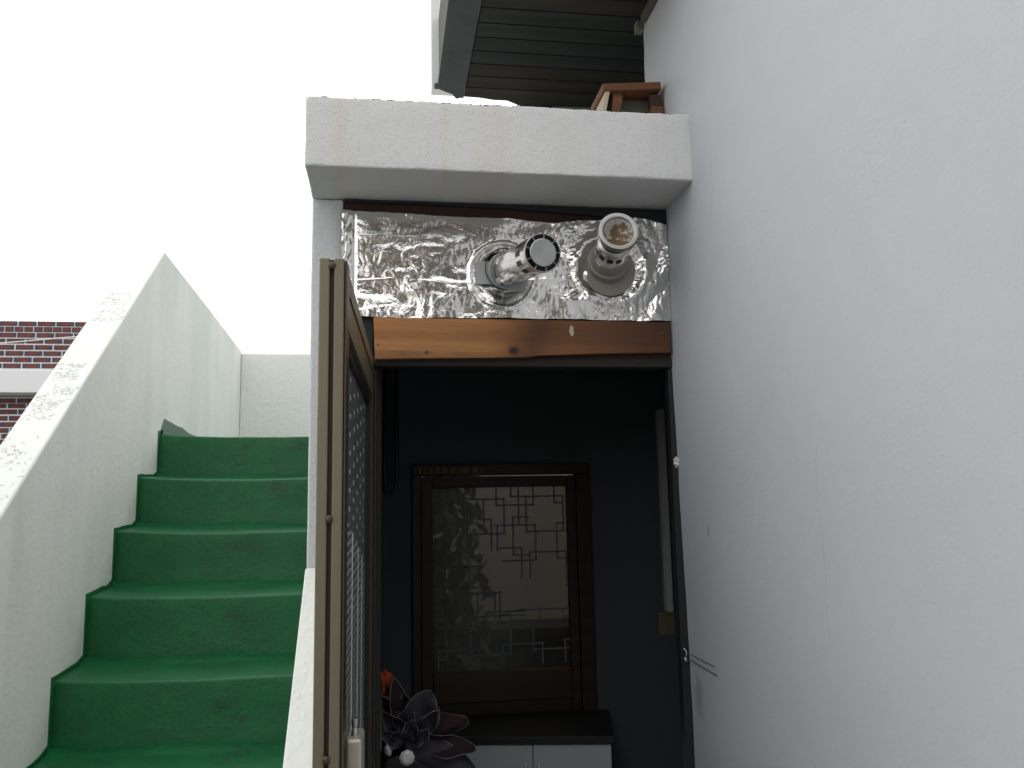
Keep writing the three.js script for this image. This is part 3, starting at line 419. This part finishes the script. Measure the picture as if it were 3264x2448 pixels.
// ---------------------------------------------------------------- satin flower on the black case
{
  tag(mesh('black_case', [rbox(-0.02, 0.235, 0.62, 0.905, -0.52, -0.31, 0.03, 5)], M.blackGloss), 'rounded black case under the big satin flower inside the doorway', 'case');
  const fl = thing('satin_flower', 'large dark purple satin flower with pale piped edges and white studs', 'flower', [0.067, 0.945, -0.29]);
  const dark = phy({ color: lin(0.05, 0.05, 0.06), roughness: 0.85, sheen: 0.1, sheenColor: new THREE.Color(0.2, 0.2, 0.24), side: THREE.DoubleSide }), wine = phy({ color: lin(0.026, 0.011, 0.017), roughness: 0.85, sheen: 0.1, sheenColor: new THREE.Color(0.2, 0.08, 0.12), side: THREE.DoubleSide }), rimM = std({ color: lin(0.26, 0.25, 0.26), roughness: 0.6 });
  function petal(ang, L, Wd, mat, lift, cup, twist, z0) {
    const n = 22, m = 12, P = (i, j) => { const t = i / n, s = j / m * 2 - 1, w = Wd * Math.sin(Math.PI * Math.min(1, 0.05 + 0.95 * t ** 0.9)) ** 0.62 * (0.92 + 0.08 * noise(t * 4, ang)), x = s * w * 0.5, y = L * t, z = z0 + lift * t + cup * (s * s) * Math.sin(Math.PI * t) + twist * s * t + (0.004 + 0.009 * s * s) * Math.sin(t * 11 + s * 2.5 + ang * 4); const c = Math.cos(ang), q = Math.sin(ang); return [x * c - y * q, x * q + y * c, z]; };
    const pos = [], idx = []; for (let i = 0; i <= n; i++) for (let j = 0; j <= m; j++) { pos.push(...P(i, j)); if (i < n && j < m) { const k = i * (m + 1) + j; idx.push(k, k + 1, k + m + 2, k, k + m + 2, k + m + 1); } }
    const g = new THREE.BufferGeometry(); g.setAttribute('position', new THREE.Float32BufferAttribute(pos, 3)); g.setIndex(idx); g.computeVertexNormals();
    const o = mesh('petal', g, mat, fl); if (mat === wine) o.userData.label = 'wine red petal';
    const edge = []; for (let i = 1; i <= n; i++) edge.push(P(i, 0)); for (let j = 1; j <= m; j++) edge.push(P(n, j)); for (let i = n - 1; i >= 1; i--) edge.push(P(i, m));
    mesh('petal_rim', tube(edge, 0.0009, 90, 5), rimM, o);
  }
  const D = THREE.MathUtils.degToRad;
  petal(D(-26), 0.155, 0.115, dark, 0.03, 0.03, 0.02, 0.01);
  petal(D(-74), 0.185, 0.07, wine, 0.02, -0.03, 0.02, 0.005);
  petal(D(-118), 0.235, 0.1, dark, 0.05, -0.02, 0.03, 0.02);
  petal(D(14), 0.175, 0.06, wine, -0.02, 0.035, -0.03, -0.01);
  petal(D(40), 0.11, 0.06, dark, 0.02, 0.03, 0.02, 0.0);
  petal(D(75), 0.08, 0.05, dark, 0.02, 0.03, 0.0, 0.0);
  petal(D(-10), 0.075, 0.05, dark, 0.07, 0.02, 0.0, 0.015);
  petal(D(-60), 0.07, 0.045, dark, 0.06, 0.025, 0.01, 0.015);
  petal(D(-45), 0.13, 0.07, dark, 0.05, 0.03, -0.03, 0.018); petal(D(-98), 0.2, 0.06, wine, 0.03, 0.03, 0.03, 0.0); petal(D(30), 0.15, 0.05, dark, 0.0, -0.03, 0.04, -0.015); petal(D(3), 0.13, 0.055, dark, 0.0, 0.03, 0.03, -0.02);
  const stud = lathe([[0.0, 0.012], [0.013, 0.012], [0.0225, 0.004], [0.0225, 0], [0.012, -0.01], [0, -0.012]], 8).rotateX(Math.PI / 2), sm = phy({ color: lin(0.8, 0.8, 0.8), roughness: 0.25, clearcoat: 0.6 });
  const s1 = mesh('stud', stud, sm, fl); s1.position.set(-0.003, -0.038, 0.055); const s2 = mesh('stud', stud, sm, fl); s2.position.set(-0.056, -0.022, 0.03); s2.scale.setScalar(0.75); s2.rotation.set(0.3, -1.0, 0.4);
  const pom = thing('orange_flower', 'small orange cloth flower on a pale stick beside the satin petals', 'flower', [-0.004, 0.86, -0.36]);
  mesh('stick', new THREE.CylinderGeometry(0.0035, 0.0035, 0.24, 8).translate(-0.008, 0.09, 0.0), M.ivory, pom);
  const fr = []; for (let i = 0; i < 16; i++) { const a = i / 16 * 6.28, r = 0.008 + 0.022 * ((i * 7 % 5) / 5); fr.push(new THREE.SphereGeometry(0.016, 8, 6).scale(1, 1.2, 0.5).rotateY(a).translate(Math.cos(a) * r + 0.0, 0.235 + rr(-0.022, 0.025), Math.sin(a) * r)[NI]()); }
  mesh('head', fr, std({ color: lin(0.36, 0.055, 0.012), roughness: 0.9 }), pom);
}

// ---------------------------------------------------------------- small things on the jamb and wall
{
  const g = new THREE.IcosahedronGeometry(0.011, 3); const p = g.attributes.position; for (let i = 0; i < p.count; i++) { const v = new THREE.Vector3().fromBufferAttribute(p, i), k = 0.6 + 1.5 * Math.abs(noise(v.x * 240, v.y * 240, v.z * 240)); p.setXYZ(i, v.x * k * 0.8, v.y * k * 1.3, v.z * k * 0.6); } g.computeVertexNormals();
  tag(mesh('foil_scrap', g[NI]().translate(0.838, 1.738, 0.0), M.foil), 'small crumpled scrap of foil stuck on the black jamb', 'foil scrap');
  const wm = std({ color: lin(0.09, 0.09, 0.095), roughness: 0.5, metalness: 0.6 });
  tag(mesh('wall_wire', [tube([[0.84, 1.202, 0.0], [0.846, 1.201, 0.012], [0.8425, 1.2, 0.1], [0.8395, 1.2, 0.215]], 0.0009, 20, 5)], wm), 'upper thin dark wire strung from the black jamb along the grey wall', 'wire');
  tag(mesh('wall_wire', [tube([[0.838, 1.186, 0.0], [0.846, 1.185, 0.014], [0.8425, 1.183, 0.1], [0.8395, 1.181, 0.222]], 0.0011, 20, 5)], wm), 'lower thicker dark wire ending in mortar dabs on the grey wall', 'wire');
  tag(mesh('wire_hook', [new THREE.SphereGeometry(0.006, 12, 8).scale(1, 1.5, 1).translate(0.836, 1.184, 0.0)[NI](), tube([[0.833, 1.215, -0.002], [0.838, 1.206, 0.004], [0.836, 1.19, 0.004]], 0.0022, 16, 6)], M.chrome), 'small shiny hook on the black jamb holding the thin wires', 'hook');
}

// ---------------------------------------------------------------- wooden stool on the canopy
{
  const s = thing('wooden_stool', 'small weathered wooden stool standing on the canopy against the wall', 'stool', [0.745, 2.701, 0.02]);
  const g = (x0, x1, y0, y1, z0, z1) => rbox(x0, x1, y0, y1, z0, z1, 0.002, 1);
  const tb = mesh('seat', g(-0.085, 0.098, 0.158, 0.182, -0.12, 0.035), M.stool, s); tb.rotation.z = 0.09;
  const sb = mesh('side_board', g(-0.007, 0.007, -0.16, 0.008, -0.115, 0.025), std({ color: lin(0.5, 0.43, 0.33), roughness: 0.8, bumpMap: bumpFine, bumpScale: 0.002 }), s); sb.position.set(-0.083, 0.16, 0.006); sb.rotation.z = -0.2; sb.userData.label = 'pale split side board leaning outwards';
  mesh('leg', g(-0.078, -0.05, 0, 0.118, 0.0, 0.022), M.stool, s).rotation.z = -0.08;
  mesh('leg', g(0.052, 0.09, 0, 0.118, 0.0, 0.022), M.stool, s);
  mesh('leg', g(-0.078, -0.05, 0, 0.158, -0.11, -0.085), M.stool, s); mesh('leg', g(0.052, 0.09, 0, 0.158, -0.11, -0.085), M.stool, s);
  mesh('leg_block', g(-0.066, -0.036, 0.119, 0.156, -0.004, 0.02), M.stool, s); mesh('leg_block', g(0.05, 0.088, 0.119, 0.156, -0.004, 0.02), M.darkWood, s);
  mesh('back_panel', g(-0.07, 0.085, 0.0, 0.156, -0.034, -0.024), std({ color: lin(0.1, 0.105, 0.08), roughness: 0.9 }), s);
}

// ---------------------------------------------------------------- eave of the house above
{
  const e = thing('roof_eave', 'dark boarded eave of the house overhead with one rotted corner', 'eave');
  const plankMats = plankCols.map((map) => std({ map, roughness: 0.9 }));
  const H = 3.205, z0 = -0.722, pitch = 0.0872;
  for (let k = 0; k < 12; k++) {
    const a = z0 + k * pitch, b = a + pitch - 0.005, last = k === 0;
    let g; if (last) { const sh = new THREE.Shape([[0.3, -b], [1.3, -b], [1.3, 0.74], [0.52, 0.76], [0.47, 0.727], [0.42, 0.728], [0.36, 0.715], [0.3, 0.712]].map((p) => new THREE.Vector2(...p))); g = boxUV(new THREE.ExtrudeGeometry(sh, { depth: 0.014, bevelEnabled: false }).rotateX(-Math.PI / 2).translate(0, H, 0)); } else g = rbox(0.3, k * pitch + z0 > -0.2 ? WX + 0.15 : 1.3, H, H + 0.014, a, b, 0.002, 1);
    mesh('plank', g, plankMats[(k * 7 + (k >> 1)) % 4], e);
  }
  const bs = [[0.194, -0.32], [0.297, -0.32], [0.297, 0.715], [0.285, 0.712], [0.272, 0.722], [0.264, 0.712], [0.25, 0.685], [0.225, 0.672], [0.215, 0.663], [0.207, 0.66], [0.2, 0.652], [0.18, 0.653], [0.184, 0.646], [0.193, 0.644]].map((p) => new THREE.Vector2(...p));
  const bo = mesh('border_board', boxUV(new THREE.ExtrudeGeometry(new THREE.Shape(bs), { depth: 0.02, bevelEnabled: false }).rotateX(-Math.PI / 2).translate(0, H - 0.006, 0)), std({ map: oxideCol, roughness: 0.85 }), e); bo.userData.label = 'slate grey border board, rotted away at its far end';
  mesh('batten', rbox(WX - 0.024, WX, 3.17, 3.204, -0.16, -0.125), std({ color: lin(0.2, 0.185, 0.14), roughness: 0.8 }), e);
  mesh('batten', rbox(WX - 0.02, WX - 0.002, 3.178, 3.204, -0.1, 0.3), std({ color: lin(0.09, 0.085, 0.06), roughness: 0.8 }), e);
  mesh('backing', box(0.2, 2.3, H + 0.016, H + 0.03, -0.66, 0.32), M.black, e);
  mesh('roof', [box(0.2, 2.4, H + 0.032, 3.5, -0.655, 0.34)], std({ color: lin(0.1, 0.1, 0.1), roughness: 0.9 }), e);
  mesh('end_board', box(0.172, 2.0, H + 0.004, 3.9, -0.72, -0.66), M.white, e).userData.label = 'white end board behind the eave';
  mesh('hanging_scrap', boxUV(new THREE.ExtrudeGeometry(new THREE.Shape([[0.44, 3.262], [0.66, 3.262], [0.66, 3.2], [0.548, 3.2], [0.53, 3.222], [0.5, 3.238], [0.46, 3.25]].map((p) => new THREE.Vector2(...p))), { depth: 0.02, bevelEnabled: false }).translate(0, 0, -0.79)), M.nearBlack, e);
  tag(mesh('rear_wall', box(0.545, 2.2, 2.702, 3.7, -0.95, -0.8), std({ color: lin(0.3, 0.33, 0.3), roughness: 0.9 })), 'grey-green house wall under the far end of the eave', 'wall');
}

// ---------------------------------------------------------------- brick house beyond the parapet
{
  const b = thing('brick_house', 'red brick house with white mortar and a white band, far left', 'house', [0, 0, -8]);
  mesh('wall', [box(-9.5, -3.3, 3.32, 3.91, -4, -0.008), box(-9.5, -3.4, 0, 3.05, -4, -0.158)], M.mortar, b);
  mesh('concrete_band', plaster(-9.6, -3.25, 3.062, 3.323, -4.1, 0.12, { seg: 0.3, r: 0.01, amp: 0.004, f: 2 }), M.white, b);
  const burnt = (s) => { const t = tex(64, 32, (u, v) => { const e = sst(0.34, 0.12, Math.min(u, 1 - u) * (0.9 + 0.5 * noise(v * 3, s))) , m = 1 + 0.35 * fbm(u * 6, v * 4, s, 3); return [(112 * (1 - e) + 78 * e) * m, (64 * (1 - e) + 70 * e) * m, (60 * (1 - e) + 78 * e) * m]; }, { srgb: true }); return std({ map: t, roughness: 0.85 }); };
  const bm = [burnt(1), burnt(9), burnt(17), burnt(25)];
  const mk = (w, h) => new RoundedBoxGeometry(w, h, 0.06, 1, 0.003)[NI]();
  const geos = { 0: mk(0.19, 0.054), 1: mk(0.093, 0.06) };
  for (const k of [0, 1]) { const g = geos[k], p = g.attributes.position, uv = g.attributes.uv, w = k ? 0.093 : 0.19, h = k ? 0.06 : 0.054; for (let i = 0; i < p.count; i++) uv.setXY(i, p.getX(i) / w + 0.5, p.getY(i) / h + 0.5); }
  const lay = (y, x0, header, z, n) => { const w = header ? 0.1035 : 0.2055; for (let i = 0; i < n; i++) { const o = mesh('brick', geos[header ? 1 : 0], bm[Math.floor(rnd() * 4)], b); o.position.set(x0 + i * w + rr(-0.002, 0.002), y, z - 0.03 + rr(-0.002, 0.002)); } };
  const ys = [3.885, 3.817, 3.749, 3.679, 3.606, 3.534, 3.46, 3.388], off = [-5.13, -5.12, -5.135, -5.04, -5.145, -5.045, -5.155, -5.06];
  ys.forEach((y, i) => lay(y, off[i], i === 1, 0, i === 1 ? 17 : 9));
  [3.005, 2.945, 2.875, 2.8, 2.728, 2.66, 2.594, 2.528, 2.46, 2.392].forEach((y, i) => lay(y, -5.15 + (i % 2) * 0.1 + 0.01 * i, false, -0.15, 8));
  tag(mesh('cable', tube([[-6.2, 3.5, -7.86], [-4.338, 3.622, -7.86], [-3.491, 3.706, -7.86], [-3.31, 3.724, -7.95]], 0.007, 40, 6), M.white), 'thin white cable slanting across the red brick wall', 'cable');
}

// ---------------------------------------------------------------- courtyard behind the inner door
{
  tag(mesh('courtyard_wall', box(-0.2, 2.4, 0, 2.2, -2.75, -2.6), std({ color: lin(0.56, 0.54, 0.48), roughness: 0.9 })), 'beige yard wall seen dimly through the inner door glass', 'wall');
  tag(mesh('added_dark_block', [rbox(0.1, 2.2, 0.95, 1.0, -2.58, -2.2), box(0.15, 2.15, 0, 0.949, -2.56, -2.24)], std({ color: lin(0.045, 0.045, 0.045), roughness: 0.9 })), 'added dark block that dims the lower view through the inner door glass', 'counter');  // invented block, put here to darken the lower part of the glass
  const s = thing('shrub', 'dark leafy shrub seen dimly through the inner door glass', 'plant', [0.36, 0, -1.95]);
  mesh('stem', tube([[0, 0, 0], [0.02, 0.5, 0.02], [-0.03, 1.0, 0], [0.04, 1.6, 0.03]], 0.014, 24, 7), std({ color: lin(0.06, 0.045, 0.03), roughness: 0.9 }), s);
  const lf = []; for (let i = 0; i < 900; i++) { const a = rnd() * 6.28, y = rr(0.3, 1.95), r = rr(0.02, 0.4) * (1.25 - 0.45 * y); lf.push(new THREE.CircleGeometry(0.045, 6).scale(0.5, 1.1, 1).rotateX(rr(-1.2, 1.2)).rotateY(rnd() * 6.28).rotateZ(rr(-1, 1)).translate(Math.cos(a) * r - 0.08, y, Math.sin(a) * r)[NI]()); }
  mesh('foliage', lf, std({ color: lin(0.05, 0.085, 0.04), roughness: 0.6, side: THREE.DoubleSide }), s);
}

// ---------------------------------------------------------------- unseen house behind the viewer; height, dark roof, windows added for foil and flue reflections
{
  const h = thing('opposite_house', 'unseen beige house behind the viewer, dark roof and windows added for the foil reflections', 'house', [0, 0, 6.2]);
  mesh('wall', [box(-0.6, 4.5, 0, 4.4, 0, 3)], std({ color: lin(0.34, 0.295, 0.235), roughness: 0.9, bumpMap: bumpRough, bumpScale: 0.004 }), h);
  mesh('roof', [runX([[-0.85, 4.4], [-0.85, 4.52], [1.5, 5.9], [1.5, 4.4]], -1.0, 4.9)], std({ color: lin(0.035, 0.032, 0.034), roughness: 0.7 }), h);
  for (const [x0, x1, y0, y1] of [[0.2, 1.7, 0.9, 2.2], [2.5, 3.8, 0.9, 2.2], [0.5, 1.7, 2.9, 4.0], [2.4, 3.6, 2.9, 4.0]]) { const w = mesh('window', [box(x0 - 0.06, x1 + 0.06, y0 - 0.06, y1 + 0.06, -0.03, -0.002)], M.bronzeDark, h); mesh('pane', box(x0, x1, y0, y1, -0.036, -0.032), std({ color: lin(0.02, 0.022, 0.025), roughness: 0.1 }), w); }
  tag(mesh('yard_wall', box(-9, -0.62, 0, 1.7, 6.2, 6.4), M.curb), 'low white yard wall behind the viewer', 'wall');
}

renderer.render(scene, camera);
